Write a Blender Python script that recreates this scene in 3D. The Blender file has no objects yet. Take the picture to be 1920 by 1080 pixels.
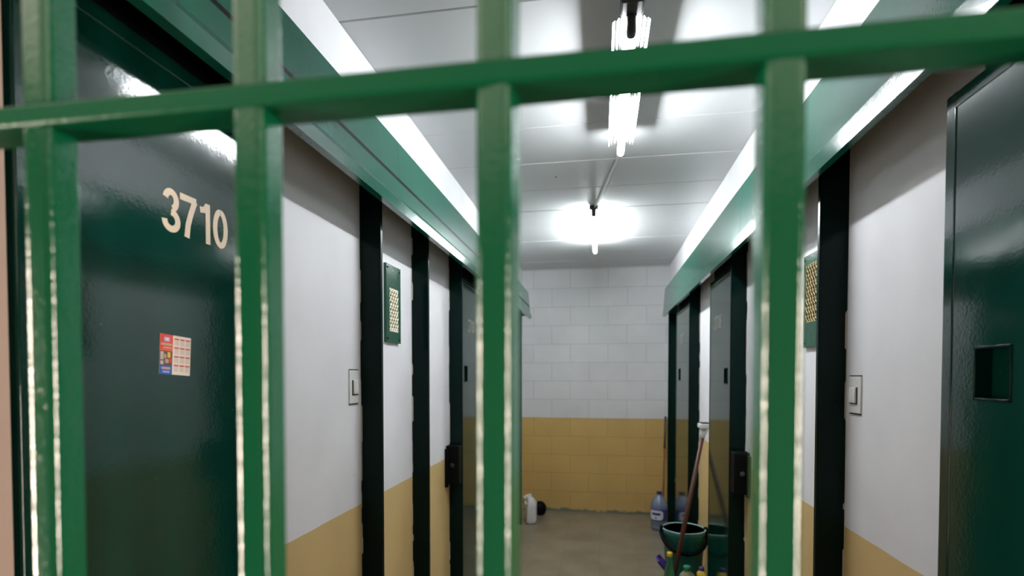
import bpy, bmesh, math, random
from mathutils import Vector, Matrix
random.seed(7)
scn = bpy.context.scene
C = bpy.context.collection
PI = math.pi

# ------------------------------------------------------------------ camera
H = 1.48
cam_d = bpy.data.cameras.new('camera'); cam = bpy.data.objects.new('camera', cam_d)
C.objects.link(cam); scn.camera = cam
cam.location = (0, 0, H)
cam.rotation_euler = (PI/2 - math.atan(.025), 0, math.atan(.166))
cam_d.sensor_width = 36; cam_d.lens = 18.75
cam_d.shift_y = (729-540)/1920
cam_d.clip_start = .01
cam_d.dof.use_dof = True
cam_d.dof.focus_distance = 1.55
cam_d.dof.aperture_fstop = 2.9
# ------------------------------------------------------------------ world, exposure
w = bpy.data.worlds.new('world'); scn.world = w; w.use_nodes = True
w.node_tree.nodes['Background'].inputs[0].default_value = (.9, .95, 1, 1)
w.node_tree.nodes['Background'].inputs[1].default_value = .004
scn.view_settings.view_transform = 'Standard'; scn.view_settings.look = 'None'
scn.view_settings.gamma = 1; scn.view_settings.use_curve_mapping = False
scn.view_settings.exposure = 0.85
TUBE1, TUBE2 = 84.0, 92.0
# warm lights added unseen behind the camera for the highlights on the gate bars
def area(name, loc, rot, sx, sy, power, col):
    d = bpy.data.lights.new(name, 'AREA'); d.shape = 'RECTANGLE'; d.size = sx; d.size_y = sy
    d.energy = power; d.color = col
    o = bpy.data.objects.new(name, d); o.location = loc; o.rotation_euler = rot; C.objects.link(o)
area('gate_light_left', (-2.44, -.52, 1.15), (PI/2, 0, -PI/2), .33, 1.5, 92, (1, .82, .70))
area('gate_light_right', (2.44, -.52, 1.15), (PI/2, 0, PI/2), .33, 1.5, 92, (1, .82, .70))

# ------------------------------------------------------------------ helpers
def new_mat(name):
    m = bpy.data.materials.new(name); m.use_nodes = True
    nt = m.node_tree
    return m, nt, nt.nodes, nt.links, nt.nodes['Principled BSDF']
def simple(name, col, rough=.5, metal=0, trans=0, emit=None, es=0, bump=0, bscale=60, coat=0, spec=.5):
    m, nt, N, L, b = new_mat(name)
    b.inputs['Base Color'].default_value = (*col, 1)
    b.inputs['Roughness'].default_value = rough; b.inputs['Metallic'].default_value = metal
    b.inputs['Transmission Weight'].default_value = trans
    b.inputs['Specular IOR Level'].default_value = spec
    b.inputs['Coat Weight'].default_value = coat
    if emit:
        b.inputs['Emission Color'].default_value = (*emit, 1); b.inputs['Emission Strength'].default_value = es
    if bump:
        g = N.new('ShaderNodeNewGeometry'); n = N.new('ShaderNodeTexNoise'); n.inputs['Scale'].default_value = bscale
        n.inputs['Detail'].default_value = 2
        L.new(g.outputs['Position'], n.inputs['Vector'])
        bp = N.new('ShaderNodeBump'); bp.inputs['Strength'].default_value = bump; bp.inputs['Distance'].default_value = .002
        L.new(n.outputs['Fac'], bp.inputs['Height']); L.new(bp.outputs[0], b.inputs['Normal'])
    return m
def box(bm, lo, hi, bev=0, seg=2, mi=0, rot=None):
    lo = Vector(lo); hi = Vector(hi); c = (lo+hi)/2; s = hi-lo
    M = Matrix.Translation(c)
    if rot is not None: M = M @ rot
    M = M @ Matrix.Diagonal((s.x, s.y, s.z, 1))
    r = bmesh.ops.create_cube(bm, size=1, matrix=M)
    fs = set()
    for v in r['verts']:
        fs.update(v.link_faces)
    if bev:
        es = list({e for v in r['verts'] for e in v.link_edges})
        rr = bmesh.ops.bevel(bm, geom=es, offset=bev, segments=seg, affect='EDGES', profile=.5)
        fs = set(rr['faces']) | {f for f in fs if f.is_valid}
        for f in fs: f.smooth = True
    for f in fs:
        if f.is_valid: f.material_index = mi
def lathe(bm, prof, cx=0, cy=0, n=32, mi=0, sy=1):
    rings = []
    for r, z in prof:
        rings.append([bm.verts.new((cx+r*math.cos(2*PI*i/n), cy+sy*r*math.sin(2*PI*i/n), z)) for i in range(n)])
    for a, b in zip(rings, rings[1:]):
        for i in range(n):
            f = bm.faces.new((a[i], a[(i+1) % n], b[(i+1) % n], b[i])); f.smooth = True; f.material_index = mi
    for ring, flip in ((rings[0], True), (rings[-1], False)):
        if (Vector(ring[0].co)-Vector(ring[n//2].co)).length > 1e-5:
            f = bm.faces.new(ring[::-1] if flip else ring); f.material_index = mi
def tube(bm, pts, r, n=10, mi=0, cap=True):
    pts = [Vector(p) for p in pts]; rings = []
    up = Vector((0, 0, 1))
    for i, p in enumerate(pts):
        t = (pts[min(i+1, len(pts)-1)]-pts[max(i-1, 0)]).normalized()
        a = t.cross(up)
        if a.length < .05: a = t.cross(Vector((1, 0, 0)))
        a.normalize(); b = a.cross(t)
        rr = r[i] if isinstance(r, (list, tuple)) else r
        rings.append([bm.verts.new(p+rr*(math.cos(2*PI*k/n)*a+math.sin(2*PI*k/n)*b)) for k in range(n)])
    for a, b in zip(rings, rings[1:]):
        for i in range(n):
            f = bm.faces.new((a[i], a[(i+1) % n], b[(i+1) % n], b[i])); f.smooth = True; f.material_index = mi
    if cap:
        for ring in (rings[0][::-1], rings[-1]):
            f = bm.faces.new(ring); f.material_index = mi
def prism(bm, prof, y0, y1, mi=0):
    """closed (x,z) profile swept along y"""
    a = [bm.verts.new((x, y0, z)) for x, z in prof]; b = [bm.verts.new((x, y1, z)) for x, z in prof]
    n = len(prof)
    for i in range(n):
        f = bm.faces.new((a[i], a[(i+1) % n], b[(i+1) % n], b[i])); f.material_index = mi
    bm.faces.new(a[::-1]).material_index = mi; bm.faces.new(b).material_index = mi
def obj(name, bm, mats, parent=None, kind=None, label=None, cat=None, group=None):
    bmesh.ops.recalc_face_normals(bm, faces=bm.faces[:])
    me = bpy.data.meshes.new(name); bm.to_mesh(me); bm.free()
    for m in (mats if isinstance(mats, (list, tuple)) else [mats]): me.materials.append(m)
    o = bpy.data.objects.new(name, me); C.objects.link(o)
    if parent is not None:
        o.parent = parent
        o.matrix_parent_inverse = Matrix.Translation(-parent.location)
    tag(o, label, cat, group, kind)
    return o
def tag(o, label=None, cat=None, group=None, kind=None):
    if label: o['label'] = label
    if cat: o['category'] = cat
    if group: o['group'] = group
    if kind: o['kind'] = kind
def thing(name, label, cat, loc, group=None):
    o = bpy.data.objects.new(name, None); C.objects.link(o); o.location = loc; o.empty_display_size = .05
    tag(o, label, cat, group); return o
def B(): return bmesh.new()

# ------------------------------------------------------------------ materials
WLINE = 1.02
def wall_mat(name, bricks):
    m, nt, N, L, b = new_mat(name)
    g = N.new('ShaderNodeNewGeometry'); sep = N.new('ShaderNodeSeparateXYZ'); L.new(g.outputs['Position'], sep.inputs[0])
    nz = N.new('ShaderNodeTexNoise'); nz.inputs['Scale'].default_value = 6; L.new(g.outputs['Position'], nz.inputs['Vector'])
    ma = N.new('ShaderNodeMath'); ma.operation = 'MULTIPLY_ADD'; ma.inputs[1].default_value = .006; ma.inputs[2].default_value = WLINE-.003
    L.new(nz.outputs['Fac'], ma.inputs[0])
    gt = N.new('ShaderNodeMath'); gt.operation = 'GREATER_THAN'; L.new(sep.outputs['Z'], gt.inputs[0]); L.new(ma.outputs[0], gt.inputs[1])
    mix = N.new('ShaderNodeMix'); mix.data_type = 'RGBA'
    mix.inputs['A'].default_value = ((.56, .375, .125, 1) if bricks else (.66, .47, .21, 1)); mix.inputs['B'].default_value = ((.66, .66, .665, 1) if bricks else (.80, .79, .815, 1))
    L.new(gt.outputs[0], mix.inputs['Factor'])
    # faint grime
    n2 = N.new('ShaderNodeTexNoise'); n2.inputs['Scale'].default_value = 3.5; n2.inputs['Detail'].default_value = 5
    L.new(g.outputs['Position'], n2.inputs['Vector'])
    cr = N.new('ShaderNodeMapRange'); cr.inputs[1].default_value = .3; cr.inputs[2].default_value = .7; cr.inputs[3].default_value = .93; cr.inputs[4].default_value = 1.03
    L.new(n2.outputs['Fac'], cr.inputs[0])
    mul = N.new('ShaderNodeMix'); mul.data_type = 'RGBA'; mul.blend_type = 'MULTIPLY'; mul.inputs['Factor'].default_value = 1
    L.new(mix.outputs['Result'], mul.inputs['A']); L.new(cr.outputs[0], mul.inputs['B'])
    out = mul.outputs['Result']
    # small chips and scuffs
    v = N.new('ShaderNodeTexVoronoi'); v.inputs['Scale'].default_value = 9; L.new(g.outputs['Position'], v.inputs['Vector'])
    lt = N.new('ShaderNodeMath'); lt.operation = 'LESS_THAN'; lt.inputs[1].default_value = .035; L.new(v.outputs['Distance'], lt.inputs[0])
    n3 = N.new('ShaderNodeTexNoise'); n3.inputs['Scale'].default_value = 4; L.new(g.outputs['Position'], n3.inputs['Vector'])
    g3 = N.new('ShaderNodeMath'); g3.operation = 'GREATER_THAN'; g3.inputs[1].default_value = .56; L.new(n3.outputs['Fac'], g3.inputs[0])
    pr = N.new('ShaderNodeMath'); pr.operation = 'MULTIPLY'; L.new(lt.outputs[0], pr.inputs[0]); L.new(g3.outputs[0], pr.inputs[1])
    pr2 = N.new('ShaderNodeMath'); pr2.operation = 'MULTIPLY'; pr2.inputs[1].default_value = .4; L.new(pr.outputs[0], pr2.inputs[0])
    chip = N.new('ShaderNodeMix'); chip.data_type = 'RGBA'; chip.inputs['B'].default_value = (.25, .21, .17, 1)
    L.new(pr2.outputs[0], chip.inputs['Factor']); L.new(out, chip.inputs['A']); out = chip.outputs['Result']
    bp = N.new('ShaderNodeBump'); bp.inputs['Strength'].default_value = .25; bp.inputs['Distance'].default_value = .002
    if bricks:
        co = N.new('ShaderNodeCombineXYZ')
        ax = N.new('ShaderNodeMath'); ax.operation = 'ADD'; ax.inputs[1].default_value = .124+4; L.new(sep.outputs['X'], ax.inputs[0])
        az = N.new('ShaderNodeMath'); az.operation = 'ADD'; az.inputs[1].default_value = -.02+.4; L.new(sep.outputs['Z'], az.inputs[0])
        L.new(ax.outputs[0], co.inputs[0]); L.new(az.outputs[0], co.inputs[1])
        br = N.new('ShaderNodeTexBrick'); L.new(co.outputs[0], br.inputs['Vector'])
        br.inputs['Scale'].default_value = 1; br.inputs['Brick Width'].default_value = .4; br.inputs['Row Height'].default_value = .2
        br.inputs['Mortar Size'].default_value = .0035; br.inputs['Mortar Smooth'].default_value = .5
        br.offset = .5; br.offset_frequency = 2
        br.inputs['Color1'].default_value = (1, 1, 1, 1); br.inputs['Color2'].default_value = (.94, .945, .95, 1); br.inputs['Mortar'].default_value = (.72, .70, .66, 1)
        m2 = N.new('ShaderNodeMix'); m2.data_type = 'RGBA'; m2.blend_type = 'MULTIPLY'; m2.inputs['Factor'].default_value = 1
        L.new(out, m2.inputs['A']); L.new(br.outputs['Color'], m2.inputs['B']); out = m2.outputs['Result']
        inv = N.new('ShaderNodeMath'); inv.operation = 'MULTIPLY_ADD'; inv.inputs[1].default_value = -3; L.new(br.outputs['Fac'], inv.inputs[0])
        nb = N.new('ShaderNodeTexNoise'); nb.inputs['Scale'].default_value = 120; L.new(g.outputs['Position'], nb.inputs['Vector'])
        L.new(nb.outputs['Fac'], inv.inputs[2]); L.new(inv.outputs[0], bp.inputs['Height'])
        # greenish scuffed band where the wall meets the floor
        n4 = N.new('ShaderNodeTexNoise'); n4.inputs['Scale'].default_value = 22; n4.inputs['Detail'].default_value = 4; L.new(g.outputs['Position'], n4.inputs['Vector'])
        sb = N.new('ShaderNodeMath'); sb.operation = 'MULTIPLY_ADD'; sb.inputs[1].default_value = .11; sb.inputs[2].default_value = -.028; L.new(n4.outputs['Fac'], sb.inputs[0])
        l4 = N.new('ShaderNodeMath'); l4.operation = 'LESS_THAN'; L.new(sep.outputs['Z'], l4.inputs[0]); L.new(sb.outputs[0], l4.inputs[1])
        m4 = N.new('ShaderNodeMix'); m4.data_type = 'RGBA'; m4.inputs['B'].default_value = (.16, .18, .12, 1)
        L.new(l4.outputs[0], m4.inputs['Factor']); L.new(out, m4.inputs['A']); out = m4.outputs['Result']
    else:
        nb = N.new('ShaderNodeTexNoise'); nb.inputs['Scale'].default_value = 90; L.new(g.outputs['Position'], nb.inputs['Vector'])
        L.new(nb.outputs['Fac'], bp.inputs['Height']); bp.inputs['Strength'].default_value = .08
    L.new(out, b.inputs['Base Color']); L.new(bp.outputs[0], b.inputs['Normal'])
    b.inputs['Roughness'].default_value = .55
    return m
M_wall = wall_mat('painted_plaster', False)
M_block = wall_mat('painted_block', True)
def paint(name, col, rough, bump, bscale, speck=0, spec=.5, coat=0):
    m, nt, N, L, b = new_mat(name)
    g = N.new('ShaderNodeNewGeometry')
    n = N.new('ShaderNodeTexNoise'); n.inputs['Scale'].default_value = bscale; n.inputs['Detail'].default_value = 3
    L.new(g.outputs['Position'], n.inputs['Vector'])
    n2 = N.new('ShaderNodeTexNoise'); n2.inputs['Scale'].default_value = 7; n2.inputs['Detail'].default_value = 2
    L.new(g.outputs['Position'], n2.inputs['Vector'])
    ad = N.new('ShaderNodeMath'); ad.operation = 'MULTIPLY_ADD'; ad.inputs[1].default_value = 6
    L.new(n2.outputs['Fac'], ad.inputs[0]); L.new(n.outputs['Fac'], ad.inputs[2])
    bp = N.new('ShaderNodeBump'); bp.inputs['Strength'].default_value = bump; bp.inputs['Distance'].default_value = .001
    L.new(ad.outputs[0], bp.inputs['Height']); L.new(bp.outputs[0], b.inputs['Normal'])
    v = N.new('ShaderNodeTexVoronoi'); v.inputs['Scale'].default_value = 28; L.new(g.outputs['Position'], v.inputs['Vector'])
    lt = N.new('ShaderNodeMath'); lt.operation = 'LESS_THAN'; lt.inputs[1].default_value = speck; L.new(v.outputs['Distance'], lt.inputs[0])
    mx = N.new('ShaderNodeMix'); mx.data_type = 'RGBA'; mx.inputs['A'].default_value = (*col, 1); mx.inputs['B'].default_value = (.45, .5, .45, 1)
    L.new(lt.outputs[0], mx.inputs['Factor']); L.new(mx.outputs['Result'], b.inputs['Base Color'])
    b.inputs['Roughness'].default_value = rough; b.inputs['Specular IOR Level'].default_value = spec
    b.inputs['Coat Weight'].default_value = coat; b.inputs['Coat Roughness'].default_value = rough*.8
    L.new(bp.outputs[0], b.inputs['Coat Normal'])
    return m
M_door = paint('green_door_enamel', (.001, .026, .018), .09, .09, 160, .012)
M_ledge = paint('green_fascia_enamel', (.005, .095, .060), .14, .14, 220, .02)
M_post = paint('green_post_enamel', (.001, .010, .008), .16, .12, 120, 0, .10)
M_gate = paint('green_gate_enamel', (.0005, .056, .022), .11, .35, 300, .006, .4, .7)
M_cross = paint('green_crossbar_enamel', (.001, .056, .022), .3, .4, 200, .01, .15)
M_black = simple('black_enamel', (.004, .005, .005), .5, spec=.05)
M_ceil = simple('white_ceiling_board', (.55, .56, .57), .42)
M_upper = simple('white_bulkhead_paint', (.80, .80, .83), .5)
M_room = simple('dim_brown_plaster', (.07, .055, .045), .8)
M_cream = simple('cream_vinyl', (.62, .53, .40), .45, bump=.2, bscale=150)
M_fadednum = simple('faded_number_vinyl', (.20, .19, .16), .4)
M_switch = simple('white_plastic', (.72, .72, .70), .35)
M_dark = simple('dark_gap', (.03, .027, .022), .8)
M_tube1 = simple('lit_tube_near', (1, 1, 1), .4, emit=(.93, .97, 1), es=TUBE1)
M_tube2 = simple('lit_tube_far', (1, 1, 1), .4, emit=(.93, .98, 1), es=TUBE2)
M_refl = simple('brushed_reflector', (.85, .86, .87), .22, metal=1)
M_holder = simple('dark_lamp_holder', (.02, .018, .016), .5)
M_conduit = simple('white_conduit', (.62, .62, .60), .5)
M_caulk = simple('old_sealant', (.55, .50, .43), .8, bump=.5, bscale=100)
# floor
m, nt, N, L, b = new_mat('terrazzo_tile'); M_floor = m
g = N.new('ShaderNodeNewGeometry')
br = N.new('ShaderNodeTexBrick'); br.offset = 0; br.inputs['Scale'].default_value = 1
br.inputs['Brick Width'].default_value = .3; br.inputs['Row Height'].default_value = .3; br.inputs['Mortar Size'].default_value = .002
br.inputs['Color1'].default_value = (.215, .185, .135, 1); br.inputs['Color2'].default_value = (.195, .168, .122, 1); br.inputs['Mortar'].default_value = (.13, .11, .08, 1)
L.new(g.outputs['Position'], br.inputs['Vector'])
n = N.new('ShaderNodeTexNoise'); n.inputs['Scale'].default_value = 4; n.inputs['Detail'].default_value = 6; L.new(g.outputs['Position'], n.inputs['Vector'])
mr = N.new('ShaderNodeMapRange'); mr.inputs[1].default_value = .3; mr.inputs[2].default_value = .7; mr.inputs[3].default_value = .78; mr.inputs[4].default_value = 1.15
L.new(n.outputs['Fac'], mr.inputs[0])
mx = N.new('ShaderNodeMix'); mx.data_type = 'RGBA'; mx.blend_type = 'MULTIPLY'; mx.inputs['Factor'].default_value = 1
L.new(br.outputs['Color'], mx.inputs['A']); L.new(mr.outputs[0], mx.inputs['B']); L.new(mx.outputs['Result'], b.inputs['Base Color'])
b.inputs['Roughness'].default_value = .28

# ------------------------------------------------------------------ setting
XL, XR, YE, ZC = -.845, .735, 5.8, H+1.15
def st(name, boxes, mat, bev=0):
    bm = B()
    for q in boxes: box(bm, q[0], q[1], bev, mi=(q[2] if len(q) > 2 else 0))
    return obj(name, bm, mat, kind='structure')
st('floor', [((-2.6, -2.6, -.1), (2.6, 5.95, 0))], M_floor)
# ceiling boards with narrow joints
bm = B()
ys = [1.652+.4185*k for k in range(-10, 10)] + [5.9]
box(bm, (-2.6, -2.6, ZC+.012), (2.6, 5.95, ZC+.1))
ys = [-2.6]+ys
for i, (a, c) in enumerate(zip(ys, ys[1:])):
    d = .0015 if i % 2 else 0
    bb = [(a+.0022, ZC+.012), (a+.0022, ZC+.003+d), (a+.006, ZC+d), (c-.006, ZC+d), (c-.0022, ZC+.003+d), (c-.0022, ZC+.012)]
    va = [bm.verts.new((-2.6, y, z)) for y, z in bb]; vb = [bm.verts.new((2.6, y, z)) for y, z in bb]
    for k in range(len(bb)):
        bm.faces.new((va[k], va[(k+1) % len(bb)], vb[(k+1) % len(bb)], vb[k]))
# two tiny screw heads
for x, y in ((-.26, 3.12), (-.7, 4.55)):
    lathe(bm, [(0, ZC-.002), (.006, ZC-.002), (.006, ZC+.002)], x, y, 10, mi=1)
obj('ceiling', bm, [M_ceil, M_dark], kind='structure')
st('wall_left', [((XL-.15, .38, 0), (XL, YE, ZC))], M_wall)
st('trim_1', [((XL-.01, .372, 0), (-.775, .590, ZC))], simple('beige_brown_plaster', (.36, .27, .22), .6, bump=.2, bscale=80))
st('wall_right', [((XR, .38, 0), (XR+.15, YE, ZC)), ((XR-.026, .38, 2.33), (XR+.02, YE, ZC))], M_wall)
st('wall_far', [((-1.05, YE, 0), (.95, YE+.15, ZC))], M_block)
# guard-room shell on the camera's side of the gate
st('wall_gate_side', [((-2.6, .30, 0), (XL-.001, .38, ZC)), ((XR+.001, .30, 0), (2.6, .38, ZC)), ((XL-.001, .30, 2.2), (XR+.001, .38, ZC))], M_wall)
def side_room_wall(name, x0, x1):
    st(name, [((x0, -2.4, 0), (x1, -.71, ZC)), ((x0, -.33, 0), (x1, .30, ZC)), ((x0, -.71, 0), (x1, -.33, .37)), ((x0, -.71, 1.93), (x1, -.33, ZC))], M_room)
side_room_wall('wall_room_left', -2.6, -2.4)
side_room_wall('wall_room_right', 2.4, 2.6)
st('wall_back', [((-2.6, -2.6, 0), (2.6, -2.4, ZC))], M_room)
for nm, x in (('added_window_1', -2.42), ('added_window_2', 2.42)):  # made-up window frames around the added gate lights
    st(nm, [((x-.015, -.71, .37), (x+.015, -.685, 1.93)), ((x-.015, -.355, .37), (x+.015, -.33, 1.93)), ((x-.015, -.685, .37), (x+.015, -.355, .395)), ((x-.015, -.685, 1.905), (x+.015, -.355, 1.93))], M_gate)

# ------------------------------------------------------------------ header housings over the doors
def header(side, label):
    s = 1 if side == 'R' else -1
    if side == 'R': wx, tx, fx, lx, ix = XR-.001, .6156, .601, .597, .618
    else: wx, tx, fx, lx, ix = XL+.001, -.726, -.704, -.692, -.716
    t = thing('door_track_housing', label, 'door header', ((wx+fx)/2, 3.0, 2.08), 'green door headers along both walls')
    zt, zb, zl = H+.8436, H+.630, H+.573
    d = -s*.004
    seams = [.594, 1.84, 3.7, 5.378] if side == 'L' else [.385, 2.5, 4.1, 5.40]
    for y0, y1 in zip(seams, seams[1:]):
        bm = B()
        # thin folded sheet: top, fascia, slanted lip, underside flange and its upturn
        outer = [(wx, zt), (tx, zt), (fx, zb), (lx-d*.2, zb-(.02 if side == 'L' else .005)), (lx, zl), (ix, zl), (ix, zl+.03)]
        inner = [(ix-d*.6, zl+.03), (ix-d*.6, zl+.003), (lx-d*.7, zl+.003), (lx-d*1.0, zb-(.021 if side == 'L' else .006)), (fx-d, zb-.003), (tx-d, zt-.003), (wx, zt-.003)]
        prism(bm, outer+inner, y0+.0006, y1-.0006)
        obj('fascia_sheet', bm, M_ledge, t)
    bm = B()
    box(bm, (min(fx-d*1.5, fx+s*.026), seams[0]+.01, zb+.03), (max(fx-d*1.5, fx+s*.026), seams[-1]-.02, zb+.07))
    obj('track', bm, M_black, t)
    bm = B()
    prism(bm, [(wx, zt-.004), (tx-d*1.2, zt-.004), (fx-d*1.2, zb), (lx-d*2, zl+.008), (ix, zl+.03), (wx, zl+.03)], seams[-1]-.008, seams[-1]-.001)
    obj('end_cap', bm, M_ledge, t)
    return t
header('L', 'long green door header running along the left corridor wall below the ceiling')
header('R', 'long green door header running along the right corridor wall below the ceiling')

# ------------------------------------------------------------------ steel posts
def post(side, y, label, ztop=2.31):
    bm = B()
    x0, x1 = ((XL-.004, -.767) if side == 'L' else (.655, XR+.004))
    t = thing('steel_post', label, 'post', ((x0+x1)/2, y+.01, 0), 'dark green steel posts fixed to the corridor walls')
    box(bm, (x0, y, 0), (x1, y+.02, ztop), .003, 3)
    obj('post_plate', bm, M_post, t)
    bm = B()
    zz = .05
    xs = XL if side == 'L' else XR; s = 1 if side == 'L' else -1
    pts = []
    while zz < 2.03:
        wd = random.choice((.0004, .0006, .002, .004, .0055))*random.uniform(.8, 1.2)
        e = zz+random.uniform(.01, .14); pts += [(zz, wd), (e, wd)]; zz = e+random.uniform(.004, .012)
    fr = [(bm.verts.new((xs, y-.0016, z)), bm.verts.new((xs+s*w_, y-.0016, z)), bm.verts.new((xs+s*w_, y+.001, z)), bm.verts.new((xs, y+.001, z))) for z, w_ in pts]
    for a, c in zip(fr, fr[1:]):
        for i in range(4): bm.faces.new((a[i], a[(i+1) % 4], c[(i+1) % 4], c[i]))
    bm.faces.new(fr[0]); bm.faces.new(fr[-1][::-1])
    obj('sealant_line', bm, M_caulk, t)
    return t
post('L', 1.79, 'dark green steel post beside the light switch on the left wall')
post('L', 2.315, 'dark green steel post past the small grille on the left wall')
post('L', 2.915, 'dark green steel post with black lock box on the left wall')
post('L', 5.19, 'last dark green steel post on the left, above the white jug')
post('R', 1.76, 'wide dark green steel post beside the light switch on the right wall')
post('R', 2.88, 'dark green steel post with black lock box on the right wall')
post('R', 4.18, 'dark green steel post on the right behind the leaning broom handle')
post('R', 5.42, 'last dark green steel post on the right beside the blue water bottle')

# ------------------------------------------------------------------ digits
def arc(cx, cy, rx, ry, a0, a1, n=14):
    return [(cx+rx*math.cos(math.radians(a0+(a1-a0)*i/n)), cy+ry*math.sin(math.radians(a0+(a1-a0)*i/n))) for i in range(n+1)]
S = .152  # stroke
h = S/2
DIG = {
 '0': [arc(.27, .5, .27-h, .5-h, 90, 450, 32)],
 '1': [[(.36, 0), (.36, 1)], [(.10, .80), (.24, .82), (.33, .93)]],
 '3': [arc(.27, .735, .235-h, .265-h, 170, -75, 18), arc(.27, .27, .27-h, .27-h, 90, -180, 20)],
 '7': [[(0, 1-h), (.54-h*.4, 1-h)], [(.47, 1-h), (.33, .58), (.24, .3), (.20, 0)]],
 '8': [arc(.27, .74, .22-h, .26-h, 90, 450, 24), arc(.27, .27, .27-h, .27-h, 90, 450, 24)],
 '9': [arc(.27, .68, .27-h, .32-h, 90, 450, 26), arc(.27, .5, .27-h, .5-h, 30, -160, 16)],
}
def digits(bm, text, x, s, y0, ztop, hh, pitch, thick=.0008):
    """s: +1 when reading runs toward +y"""
    lay = 0
    for k, ch in enumerate(text):
        for st_ in DIG[ch]:
            lay += 1
            th = thick+.00004*lay
            pts = [Vector((p[0]*hh, p[1]*hh)) for p in st_]
            L_, R_ = [], []
            for i, p in enumerate(pts):
                t = (pts[min(i+1, len(pts)-1)]-pts[max(i-1, 0)]).normalized(); nn = Vector((-t.y, t.x))*h*hh
                L_.append(p+nn); R_.append(p-nn)
            def V(p, dx): return bm.verts.new((x+dx, y0+s*(k*pitch+p.x), ztop-hh+p.y))
            sd = 1 if x < 0 else -1
            top = [(V(a, sd*th), V(c, sd*th)) for a, c in zip(L_, R_)]
            bot = [(V(a, 0), V(c, 0)) for a, c in zip(L_, R_)]
            for i in range(len(pts)-1):
                bm.faces.new((top[i][0], top[i+1][0], top[i+1][1], top[i][1]))
                bm.faces.new((top[i][0], bot[i][0], bot[i+1][0], top[i+1][0]))
                bm.faces.new((top[i][1], top[i+1][1], bot[i+1][1], bot[i][1]))
            bm.faces.new((top[0][0], top[0][1], bot[0][1], bot[0][0])); bm.faces.new((top[-1][0], bot[-1][0], bot[-1][1], top[-1][1]))

# ------------------------------------------------------------------ cell doors
def cell_door(side, ya, yb, z1, hole, num, label, stile_far=.016, stile_near=.02):
    s = 1 if side == 'L' else -1
    xf = -.79 if side == 'L' else .665
    xw = XL if side == 'L' else XR
    t = thing('cell_door', label, 'door', (xf-s*.02, (ya+yb)/2, .02), 'green steel cell doors with stuck-on numbers')
    xb = xf-s*.036
    def bx(bm, y0, y1, z0, z1_, d0=0, d1=None, bev=0):
        a, c = xf+s*d0, (xb if d1 is None else xf+s*d1)
        box(bm, (min(a, c), y0, z0), (max(a, c), y1, z1_), bev)
    y0, y1 = ya+stile_near, yb-stile_far
    z0 = .02
    bm = B()
    if hole:
        hy0, hy1, hz0, hz1 = hole
        bx(bm, y0, hy0, z0+.02, z1-.03, -.001); bx(bm, hy1, y1, z0+.02, z1-.03, -.001)
        bx(bm, hy0, hy1, z0+.02, hz0, -.001); bx(bm, hy0, hy1, hz1, z1-.03, -.001)
    else: bx(bm, y0, y1, z0+.02, z1-.03, -.001)
    obj('panel', bm, M_door, t)
    for q in ((yb-stile_far, yb, z0, z1, .001), (ya, ya+stile_near, z0, z1, .001)):
        bm = B(); bx(bm, *q, bev=.004); obj('stile', bm, M_door, t)
    for q in ((ya+.002, yb-.002, z1-.032, z1-.0005, .0005), (ya+.002, yb-.002, z0, z0+.022, .0005)):
        bm = B(); bx(bm, *q, bev=.004); obj('rail', bm, M_door, t)
    bm = B(); bx(bm, ya+.02, yb-.10, z1-.002, 2.315, -.004, -.03); obj('shade_plate', bm, M_black, t)  # black plate added above the door in place of the header's shade
    if hole:
        bm = B()
        bx(bm, hy0-.004, hy1+.004, hz0-.004, hz1+.004, -.027, -.033)
        obj('recess_plate', bm, M_door, t)
        bm = B(); e = .005
        for q in ((hy0, hy0+e, hz0, hz1), (hy1-e, hy1, hz0, hz1), (hy0, hy1, hz0, hz0+e), (hy0, hy1, hz1-e, hz1)):
            bx(bm, *q, .0012, -.027, .0012)
        obj('slot_rim', bm, M_post, t)
    if num:
        bm = B()
        txt, ny, nz, hh, pitch = num
        digits(bm, txt, xf-s*.001, s, ny, nz, hh, pitch)
        obj('door_number', bm, M_cream if txt == '3710' else M_fadednum, t, label='cream number '+txt)
    return t
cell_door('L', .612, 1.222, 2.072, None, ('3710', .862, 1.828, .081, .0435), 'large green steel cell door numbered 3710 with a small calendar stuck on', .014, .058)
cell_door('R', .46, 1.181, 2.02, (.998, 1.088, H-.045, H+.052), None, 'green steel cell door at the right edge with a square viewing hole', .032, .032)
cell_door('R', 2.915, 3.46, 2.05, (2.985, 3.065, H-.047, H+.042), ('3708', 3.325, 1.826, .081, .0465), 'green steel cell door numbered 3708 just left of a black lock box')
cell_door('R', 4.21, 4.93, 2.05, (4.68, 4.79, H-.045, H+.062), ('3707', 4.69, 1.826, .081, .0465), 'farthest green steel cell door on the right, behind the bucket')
cell_door('L', 2.945, 3.55, 2.05, (3.052, 3.125, H-.04, H+.06), ('3709', 3.135, 1.822, .081, .0435), 'narrow-looking green steel cell door past the lock box on the left')

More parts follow.
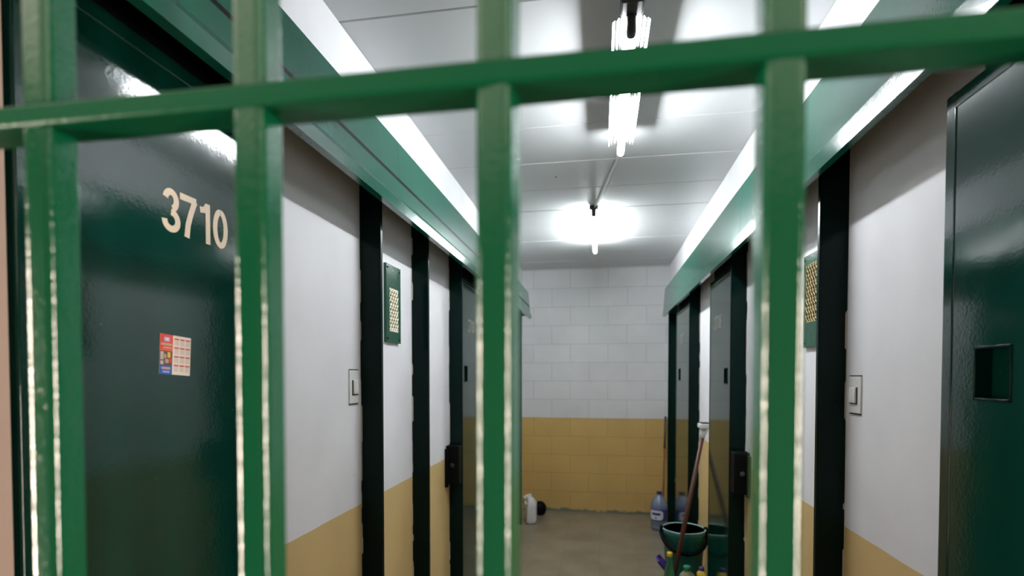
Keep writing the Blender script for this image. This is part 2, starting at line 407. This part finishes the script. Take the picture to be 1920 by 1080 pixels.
# ------------------------------------------------------------------ lock boxes
def lock_box(side, y0, y1, z0, z1, label):
    xo = -.770 if side == 'L' else .659
    xw = XL if side == 'L' else XR
    t = thing('lock_box', label, 'lock', ((xo+xw)/2, (y0+y1)/2, z0), 'black lock boxes on the steel posts')
    bm = B(); box(bm, (min(xo, xw), y0, z0), (max(xo, xw), y1, z1), .006, 3); obj('housing', bm, M_black, t)
    bm = B(); xm = xw+(xo-xw)*.5
    box(bm, (min(xw, xw+(xo-xw)*.22), y0-.022, z0-.012), (max(xw, xw+(xo-xw)*.22), y0+.01, z1-.015), .003); obj('side_flange', bm, M_black, t)
    bm = B(); lathe(bm, [(0, 0), (.012, 0), (.013, .004), (.009, .006), (0, .006)], 0, 0, 16)
    bmesh.ops.rotate(bm, verts=bm.verts, cent=(0, 0, 0), matrix=Matrix.Rotation(PI/2, 3, 'X'))
    bmesh.ops.translate(bm, verts=bm.verts, vec=(xm, y0, (z0+z1)/2)); obj('keyhole_disc', bm, M_dark, t)
lock_box('L', 2.845, 2.914, .875, 1.09, 'black metal lock box on the left wall where the cream paint begins')
lock_box('R', 2.79, 2.879, .885, 1.095, 'black metal lock box on the right wall beside door 3708')

# ------------------------------------------------------------------ light switches
def switch(side, y0, y1, z0, z1, label):
    s = 1 if side == 'L' else -1; xw = XL if side == 'L' else XR
    t = thing('light_switch', label, 'light switch', (xw, (y0+y1)/2, z0))
    def bx(ya, yb, za, zb, d0, d1, bev, name, mat, part=None):
        bm = B(); box(bm, (min(xw+s*d0, xw+s*d1), ya, za), (max(xw+s*d0, xw+s*d1), yb, zb), bev)
        return obj(name, bm, mat, t if part is None else part)
    w_, h_ = y1-y0, z1-z0
    bx(y0, y1, z0+.002, z1-.002, -.002, .0045, .0015, 'cover_plate', M_switch)
    bx(y0+w_*.25, y1-w_*.16, z0+h_*.26, z1-h_*.30, .004, .0065, 0, 'rocker_gap', M_dark)
    bx(y0+w_*.30, y1-w_*.16, z0+h_*.285, z1-h_*.30, .004, .011, .0025, 'rocker', M_switch)
    bx(y0+w_*.42, y1-w_*.30, z0+h_*.33, z1-h_*.36, .0108, .0118, .0005, 'rocker_mark', M_switch)
    bx(y0+.002, y1-.001, z1-.002, z1+.0015, -.001, .003, 0, 'upper_shadow_line', M_dark)  # dark strips stand in for the shadow lines above and below the plate
    bx(y0+.002, y1-.004, z0-.0015, z0+.002, -.001, .003, 0, 'lower_shadow_line', M_dark)
switch('L', 1.697, 1.768, 1.381, 1.500, 'white light switch on the left wall beside a dark green post')
switch('R', 1.660, 1.733, 1.368, 1.479, 'white light switch on the right wall beside the widest dark post')

# ------------------------------------------------------------------ grille plates
M_wire = simple('cream_mesh_wire', (.78, .72, .55), .35)
M_gold = simple('gold_lit_mesh_wire', (.75, .58, .30), .3, metal=.6)  # gold stands in for warm light coming through the right grille
def grille(side, y0, y1, z0, z1, g, label, wire, cell, rw):
    s = 1 if side == 'L' else -1; xw = XL if side == 'L' else XR
    t = thing('grille_plate', label, 'grille', (xw, (y0+y1)/2, z0))
    gy0, gy1, gz0, gz1 = g
    def bx(bm, ya, yb, za, zb, d0, d1, bev=0): box(bm, (min(xw+s*d0, xw+s*d1), ya, za), (max(xw+s*d0, xw+s*d1), yb, zb), bev)
    bm = B()
    bx(bm, y0, gy0, z0, z1, 0, .012); bx(bm, gy1, y1, z0, z1, 0, .012); bx(bm, gy0, gy1, z0, gz0, 0, .012); bx(bm, gy0, gy1, gz1, z1, 0, .012)
    obj('plate', bm, M_green2, t)
    bm = B(); bx(bm, gy0, gy1, gz0, gz1, -.001, .002); obj('backing', bm, M_dark, t)
    bm = B()
    n = int((gz1-gz0)/cell); xx = xw+s*.009
    ny = max(2, round((gy1-gy0)/(cell*.8))); cy = (gy1-gy0)/ny; cz = (gz1-gz0)/n
    for k in range(n+1):
        z = gz0+cz*k
        for sg in (1, -1):
            pts = []
            for i in range(ny*2+1):
                zz = z+sg*(cz*.5 if i % 2 else 0)
                pts.append((xx+s*.002*(i % 2), gy0+cy*i/2, min(max(zz, gz0), gz1)))
            tube(bm, pts, rw, 6)
    obj('wire_mesh', bm, wire, t)
    for yy in (y0+.012, y1-.012):
        for zz in (z0+.015, z1-.015):
            bm = B(); lathe(bm, [(0, 0), (.004, 0), (.004, .002), (0, .003)], 0, 0, 10)
            bmesh.ops.rotate(bm, verts=bm.verts, cent=(0, 0, 0), matrix=Matrix.Rotation(s*PI/2, 3, 'Y'))
            bmesh.ops.translate(bm, verts=bm.verts, vec=(xw+s*.012, yy, zz))
            obj('screw', bm, M_post, t)
M_green2 = paint('green_plate_enamel', (.004, .07, .035), .2, .4, 140)
grille('L', 2.0, 2.15, 1.613, 1.925, (2.03, 2.122, 1.66, 1.828), 'green grille plate with cream mesh on the left wall', M_wire, .026, .0042)
grille('R', 1.94, 2.085, 1.58, 1.905, (1.965, 2.066, 1.668, 1.87), 'green grille plate with gold-lit diamond mesh on the right wall', M_gold, .026, .0019)

# ------------------------------------------------------------------ pocket calendar
cm = [simple('calendar_'+n_, c_, .4) for n_, c_ in (('paper', (.62, .56, .50)), ('red', (.55, .05, .02)), ('blue', (.03, .08, .35)), ('grey', (.42, .38, .36)), ('dark_red', (.40, .03, .03)), ('brown', (.10, .06, .05)), ('yellow', (.6, .36, .06)), ('tan', (.38, .28, .20)), ('sky', (.25, .33, .6)))]
bm = B(); cw, chh = .0735, .0735
def cq(u0, v0, u1, v1, mi, d=.0004):
    vs = [bm.verts.new((d, u0*cw, v0*chh)), bm.verts.new((d, u1*cw, v0*chh)), bm.verts.new((d, u1*cw, v1*chh)), bm.verts.new((d, u0*cw, v1*chh))]
    bm.faces.new(vs).material_index = mi
box(bm, (-.0003, 0, 0), (.0003, cw, chh), 0)
cq(0, .58, .4, 1, 1); cq(0, .22, .4, .58, 5); cq(0, 0, .4, .22, 2)
cq(.12, .82, .3, .93, 8, .0006); cq(.16, .85, .26, .91, 0, .0007); cq(.03, .72, .37, .78, 7, .0006); cq(.1, .66, .36, .675, 0, .0006); cq(.04, .61, .38, .625, 7, .0006)
for u0, v0, u1, v1, c_ in ((.02, .36, .12, .56, 3), (.1, .40, .2, .5, 7), (.24, .42, .33, .56, 6), (.17, .28, .28, .38, 7), (.02, .24, .12, .33, 3), (.3, .3, .37, .4, 1)):
    cq(u0, v0, u1, v1, c_, .0006)
cq(.06, .12, .34, .18, 7, .0006); cq(.1, .04, .32, .08, 8, .0006)
for r_ in range(4):
    for c_ in range(3):
        u0 = .45+c_*.185; v1 = .93-r_*.225
        cq(u0, v1-.035, u0+.15, v1, 4, .0006)
        for q in range(4): cq(u0+.01, v1-.075-q*.03, u0+.14, v1-.06-q*.03, 3, .0006)
o = obj('pocket_calendar', bm, cm, label='small red, white and blue pocket calendar stuck on door 3710', cat='calendar')
o.location = (-.7906, .850, 1.4835); o.rotation_euler = (math.radians(-3.5), 0, 0)

# ------------------------------------------------------------------ lamps
t = thing('ceiling_lamp', 'nearer fluorescent ceiling lamp with bright ribbed reflector and black end', 'lamp', (.088, 2.12, ZC), 'fluorescent tube lamps on the corridor ceiling')
LX = .088
bm = B(); box(bm, (LX-.02, 1.68, ZC-.058), (LX+.02, 2.57, ZC), .002); obj('batten', bm, M_holder, t)
bm = B()
prof = [(-.058, -.018), (-.050, -.012), (-.046, -.014), (-.038, -.004), (-.033, -.006), (-.024, .002), (.024, .002), (.033, -.006), (.038, -.004), (.046, -.014), (.050, -.012), (.058, -.018)]
prof = [(LX+x*.97, ZC-.062+z) for x, z in prof]; prof += [(x, z+.0022) for x, z in prof[::-1]]
prism(bm, prof, 1.675, 2.57); obj('reflector', bm, M_refl, t)
bm = B(); box(bm, (LX-.035, 1.60, ZC-.07), (LX+.035, 1.675, ZC), .008, 3); obj('end_box', bm, M_holder, t)
bm = B(); box(bm, (LX-.015, 1.655, ZC-.124), (LX+.014, 1.70, ZC-.060), .012, 4); obj('lamp_holder', bm, M_holder, t)
bm = B(); box(bm, (LX-.012, 2.53, ZC-.095), (LX+.012, 2.548, ZC-.056), .003); obj('tube_clip', bm, M_holder, t)
bm = B(); r1 = .0155; zt = ZC-.108
tube(bm, [(LX, 1.699, zt)]+[(LX, 1.70+.87*i/6, zt) for i in range(7)]+[(LX, 2.579, zt), (LX, 2.585, zt), (LX, 2.588, zt)], [r1*.8]+[r1]*7+[r1*.86, r1*.55, r1*.15], 16)
obj('tube', bm, M_tube1, t, label='lit white tube')
t = thing('ceiling_lamp', 'farther bare fluorescent tube lamp with black holder near the end wall', 'lamp', (-.05, 4.16, ZC), 'fluorescent tube lamps on the corridor ceiling')
bm = B(); box(bm, (-.066, 3.70, ZC-.03), (-.034, 4.62, ZC), .002); obj('batten', bm, M_conduit, t)
bm = B(); box(bm, (-.064, 3.665, ZC-.075), (-.036, 3.70, ZC), .005, 3)
obj('lamp_holder', bm, M_holder, t)
for xx in (-.08, -.036):
    bm = B(); box(bm, (xx, 3.655, ZC-.032), (xx+.016, 3.69, ZC-.004), .003); obj('mounting_lug', bm, M_holder, t)
bm = B(); box(bm, (-.06, 4.57, ZC-.088), (-.04, 4.59, ZC-.028), .003); obj('tube_clip', bm, M_conduit, t)
bm = B(); za, zb = ZC-.066, ZC-.098
f_ = lambda q: (-.05, 3.70+.95*q, za+(zb-za)*q)
tube(bm, [f_(0)]+[f_(.01+.94*i/6) for i in range(7)]+[f_(.975), f_(.99), f_(.998)], [.012]+[.0155]*7+[.013, .008, .002], 16)
obj('tube', bm, M_tube2, t, label='lit white tube')
bm = B(); tube(bm, [(.085, 2.66, ZC-.008), (.083, 2.9, ZC-.009), (-.02, 3.55, ZC-.01), (-.045, 3.675, ZC-.014)], .007, 10)
tube(bm, [(.088, 2.66, ZC-.006), (.1, 2.9, ZC-.007), (.02, 3.45, ZC-.008), (-.04, 3.67, ZC-.018)], .0025, 6)
obj('electrical_conduit', bm, M_conduit, label='thin white conduit and wire on the ceiling linking the two lamps', cat='conduit')

# ------------------------------------------------------------------ barred gate
t = thing('barred_gate', 'bright green barred gate close in front, with square bars and one crossbar', 'gate', (-.055, .343, 0))
for k in range(9):
    x = -.7512+.1712*k
    bm = B(); pf = []
    for cx_, cy_, a0, rr in ((.0118, -.0118, -90, .0056), (.0118, .0118, 0, .0008), (-.0118, .0118, 90, .0008), (-.0118, -.0118, 180, .0056)):
        kx, ky = math.copysign(.0118-rr, cx_), math.copysign(.0118-rr, cy_)
        for q in range(7): pf.append(Vector((kx+rr*math.cos(math.radians(a0+15*q)), ky+rr*math.sin(math.radians(a0+15*q)))))
    ra = math.radians(-9 if k == 4 else 0)
    pf = [(p_.x*math.cos(ra)-p_.y*math.sin(ra)+x, p_.x*math.sin(ra)+p_.y*math.cos(ra)+.3428) for p_ in pf]
    lo_ = [bm.verts.new((p_[0], p_[1], .02)) for p_ in pf]; hi_ = [bm.verts.new((p_[0], p_[1], 2.16)) for p_ in pf]
    for q in range(len(pf)):
        f = bm.faces.new((lo_[q], lo_[(q+1) % len(pf)], hi_[(q+1) % len(pf)], hi_[q])); f.smooth = (q < 6 or 20 < q < 27)
    bm.faces.new([bm.verts.new(v.co) for v in lo_[::-1]]); bm.faces.new([bm.verts.new(v.co) for v in hi_])
    obj('bar', bm, M_gate, t)
for zc_ in (1.669, .80):
    bm = B(); box(bm, (-.83, .3285, zc_-.0078), (.72, .3615, zc_+.0078), .0025, 3)
    o = obj('crossbar', bm, M_cross, t)
for q in (((-.844, .325, .0), (-.81, .368, 2.19)), ((.70, .325, .0), (.734, .365, 2.19)), ((-.844, .325, 2.15), (.734, .365, 2.195)), ((-.844, .325, .0), (.734, .365, .035))):
    bm = B(); box(bm, q[0], q[1], .004); obj('frame_member', bm, M_gate, t)

# ------------------------------------------------------------------ cleaning things
def bottle(name, prof, x, y, mat): 
    bm = B(); lathe(bm, prof, x, y, 28); return bm
M_bucket = simple('green_bucket_plastic', (.012, .14, .10), .35)
M_rim = simple('pale_blue_plastic', (.22, .40, .42), .35)
t = thing('bucket', 'green plastic bucket with pale rim and black handle on the floor', 'bucket', (.565, 3.765, 0))
bm = B()
bh = .44
lathe(bm, [(0, 0), (.105, 0), (.108, .01), (.134, bh-.06), (.137, bh-.055), (.137, bh-.04), (.140, bh-.035), (.141, bh-.012), (.133, bh-.012), (.128, bh-.05), (.102, .02), (0, .02)], .565, 3.765, 48)
obj('body', bm, M_bucket, t)
bm = B()
pr = [(.1435+.006*math.cos(a_), bh-.006+.006*math.sin(a_)) for a_ in [2*PI*i/10 for i in range(11)]]
pr = [(r_-.004, z_) for r_, z_ in pr]
lathe(bm, pr[:-1]+[pr[0]], .565, 3.765, 48); obj('rim', bm, M_rim, t)
bm = B()
pts = []
for i in range(25):
    a_ = PI*i/24
    pts.append((.565-.150*math.cos(a_), 3.765-.152*math.sin(a_), bh-.03-.105*math.sin(a_)))
tube(bm, pts, .014, 8); obj('handle', bm, M_black, t)
for xx in (.407, .698):
    bm = B(); box(bm, (xx, 3.745, bh-.055), (xx+.024, 3.785, bh+.008), .004); obj('handle_lug', bm, M_black, t)
# mop
t = thing('broom', 'red-brown broom handle with white plastic head leaning over the bucket', 'broom', (.43, 3.42, 0))
M_stick = simple('reddish_varnished_wood', (.085, .024, .012), .45)
p0, p1 = Vector((.418, 3.425, .012)), Vector((.668, 3.645, 1.115))
bm = B(); tube(bm, [p0, p0.lerp(p1, .5), p1], [.0125, .0145, .0125], 14); obj('stick', bm, M_stick, t)
bm = B(); q0 = p0.lerp(p1, .985); dr = (p1-p0).normalized()
tube(bm, [q0-dr*.03, q0+dr*.0, q0+dr*.03, q0+dr*.045], [.014, .019, .028, .028], 14)
box(bm, (.637, 3.60, 1.135), (.705, 3.70, 1.165), .006); obj('head', bm, M_switch, t)
bm = B(); box(bm, (.650, 3.61, 1.1655), (.70, 3.69, 1.172)); obj('bristle_strip', bm, M_dark, t)
# thin pole in the corner
t = thing('pole', 'thin grey and brown pole leaning against the far wall in the corner', 'pole', (.64, 5.66, 0))
a_, b_ = Vector((.632, 5.62, .008)), Vector((.674, 5.785, 1.05)); c_ = a_.lerp(b_, .68)
bm = B(); tube(bm, [a_, c_], .010, 10); obj('lower_shaft', bm, simple('brown_wood', (.20, .10, .035), .5), t)
bm = B(); tube(bm, [c_, b_], .0112, 10); obj('grip', bm, simple('grey_rubber', (.09, .085, .085), .5), t)
# blue water bottle
M_bluep = simple('blue_clear_plastic', (.32, .40, .62), .12, trans=.55)
t = thing('water_bottle', 'large bluish water bottle with blue label beside the last right post', 'bottle', (.562, 5.27, 0))
bm = B()
lathe(bm, [(0, 0), (.070, 0), (.078, .01), (.078, .04), (.075, .045), (.078, .05), (.078, .085), (.079, .09), (.079, .21), (.077, .215), (.079, .225), (.076, .25), (.060, .29), (.035, .32), (.022, .33), (.022, .345), (0, .345)], .562, 5.27, 36); obj('body', bm, M_bluep, t)
bm = B(); lathe(bm, [(.0798, .095), (.0802, .096), (.0802, .204), (.0798, .205)], .562, 5.27, 36); obj('label', bm, simple('blue_label', (.01, .025, .22), .4), t)
bm = B()
def patch(bm, cx, cy, r, a0, a1, z0, z1, rnd, mi=0, n=24):
    top, bot = [], []
    for i in range(n+1):
        u = i/n; a = math.radians(a0+(a1-a0)*u); e = min(u, 1-u)/.22; k = math.sqrt(max(0, 1-(1-min(e, 1))**2)) if rnd else 1
        zm, hz = (z0+z1)/2, (z1-z0)/2*(.45+.55*k)
        top.append(bm.verts.new((cx+r*math.cos(a), cy+r*math.sin(a), zm+hz))); bot.append(bm.verts.new((cx+r*math.cos(a), cy+r*math.sin(a), zm-hz)))
    for i in range(n): bm.faces.new((bot[i], bot[i+1], top[i+1], top[i])).material_index = mi
patch(bm, .562, 5.27, .0806, 190, 292, .105, .195, True); patch(bm, .562, 5.27, .081, 212, 272, .150, .172, False, 1); patch(bm, .562, 5.27, .081, 236, 248, .118, .132, False, 1)
obj('label_badge', bm, [simple('white_badge', (.6, .63, .7), .5), simple('navy_ink', (.01, .02, .14), .5)], t)
bm = B(); lathe(bm, [(0, .340), (.025, .340), (.026, .344), (.026, .362), (.022, .365), (0, .365)], .562, 5.27, 24); obj('cap', bm, simple('navy_cap', (.01, .015, .10), .4), t)
# white jug
t = thing('jug', 'white plastic jug with hooped handle standing by the last left post', 'jug', (-.697, 5.30, 0))
bm = B()
def rbox_loft(bm, cx, cy, secs, n=24):
    rings = []
    for (z, ax, ay, ox) in secs:
        ring = []
        for i in range(n):
            a = 2*PI*i/n; ca, sa = math.cos(a), math.sin(a)
            k = (abs(ca)**4+abs(sa)**4)**(-.25)
            ring.append(bm.verts.new((cx+ox+ax*k*ca, cy+ay*k*sa, z)))
        rings.append(ring)
    for a, b2 in zip(rings, rings[1:]):
        for i in range(n):
            f = bm.faces.new((a[i], a[(i+1) % n], b2[(i+1) % n], b2[i])); f.smooth = True
    bm.faces.new(rings[0][::-1]); bm.faces.new(rings[-1])
rbox_loft(bm, -.682, 5.30, [(0, .042, .06, 0), (.008, .052, .07, 0), (.03, .053, .072, 0), (.16, .051, .07, .002), (.20, .047, .066, .006), (.235, .032, .05, -.004), (.26, .020, .03, -.016), (.266, .018, .025, -.018)])
M_jug = simple('white_jug_plastic', (.68, .69, .72), .35, trans=.1)
obj('body', bm, M_jug, t)
bm = B(); tube(bm, [(-.698, 5.30, .262), (-.725, 5.29, .268), (-.748, 5.28, .25), (-.755, 5.28, .215), (-.742, 5.285, .19), (-.72, 5.29, .18)], .018, 12); obj('handle', bm, M_jug, t)
bm = B(); lathe(bm, [(0, .262), (.019, .262), (.019, .285), (0, .287)], -.699, 5.30, 20); obj('cap', bm, M_jug, t)
# black pot
t = thing('black_container', 'small round black container on the floor behind the white jug', 'container', (-.632, 5.62, 0))
bm = B(); lathe(bm, [(0, 0), (.04, 0), (.06, .02), (.07, .055), (.068, .09), (.05, .122), (.03, .134)], -.632, 5.62, 32); obj('body', bm, M_black, t)
bm = B(); lathe(bm, [(.03, .133), (.032, .137), (.012, .142), (0, .142)], -.632, 5.62, 24); obj('lid', bm, M_black, t)
# green soda bottle
M_gglass = simple('green_clear_plastic', (.08, .42, .20), .08, trans=.75)
t = thing('soda_bottle', 'green bottle with yellow cap standing in front of the bucket', 'bottle', (.419, 3.33, 0))
bm = B(); lathe(bm, [(0, .004), (.03, 0), (.04, .006), (.041, .03), (.0405, .20), (.039, .23), (.03, .285), (.019, .33), (.014, .36), (.014, .385), (0, .385)], .419, 3.33, 32); obj('body', bm, M_gglass, t)
bm = B(); lathe(bm, [(0, .380), (.0165, .380), (.0175, .383), (.0175, .402), (.015, .406), (0, .406)], .419, 3.33, 24); obj('cap', bm, simple('yellow_cap', (.72, .50, .03), .4), t)
bm = B(); lathe(bm, [(.0414, .10), (.0418, .101), (.0418, .19), (.0414, .191)], .419, 3.33, 32); obj('label', bm, simple('teal_label', (.03, .22, .16), .4), t)
# pale bag-like bottle with green cap
t = thing('detergent_bottle', 'pale yellowish squat bottle with green cap in front of the bucket', 'bottle', (.516, 3.30, 0))
bm = B(); lathe(bm, [(0, 0), (.04, 0), (.046, .02), (.047, .21), (.045, .25), (.042, .285), (.022, .302), (.017, .31), (.017, .32), (0, .32)], .516, 3.30, 32)
for v in bm.verts:
    k = .004*math.sin(v.co.z*90+math.atan2(v.co.y-3.30, v.co.x-.516)*3)
    v.co.x += k; v.co.y += k*.5
obj('body', bm, simple('pale_yellow_plastic', (.42, .42, .25), .25, trans=.3), t)
bm = B(); lathe(bm, [(0, .316), (.021, .316), (.022, .32), (.022, .336), (.019, .339), (0, .339)], .516, 3.30, 24); obj('cap', bm, simple('green_cap', (.01, .20, .08), .4), t)
# yellow / white bottle
t = thing('cleaner_bottle', 'white and yellow bottle with dark blue cap by the right wall', 'bottle', (.610, 3.34, 0))
bm = B(); rbox_loft(bm, .610, 3.34, [(0, .026, .03, 0), (.006, .034, .036, 0), (.20, .034, .036, 0), (.26, .030, .032, 0)]); obj('body', bm, M_switch, t)
bm = B(); rbox_loft(bm, .610, 3.34, [(.2585, .0305, .0325, 0), (.285, .026, .028, -.002), (.30, .014, .015, -.003), (.303, .012, .013, -.003)]); obj('shoulder', bm, simple('yellow_plastic', (.75, .55, .06), .4), t)
bm = B(); lathe(bm, [(0, .301), (.015, .301), (.016, .305), (.015, .322), (0, .324)], .607, 3.34, 20); obj('cap', bm, simple('violet_blue_cap', (.05, .03, .20), .4), t)
# purple dustpan
t = thing('dustpan', 'purple plastic dustpan leaning behind the green bottle', 'dustpan', (.39, 3.46, 0))
M_pur = simple('purple_plastic', (.07, .035, .26), .4)
bm = B()
box(bm, (-.005, -.05, -.185), (.005, .05, .185), .002)
for yy in (-.05, .045): box(bm, (-.005, yy, -.185), (.028, yy+.005, .185), .002)
box(bm, (-.005, -.05, -.185), (.028, .05, -.178), .002)
bmesh.ops.transform(bm, matrix=Matrix.Translation((.484, 3.535, .150)) @ Matrix.Rotation(math.radians(-40), 4, 'Y'), verts=bm.verts)
obj('pan', bm, M_pur, t)
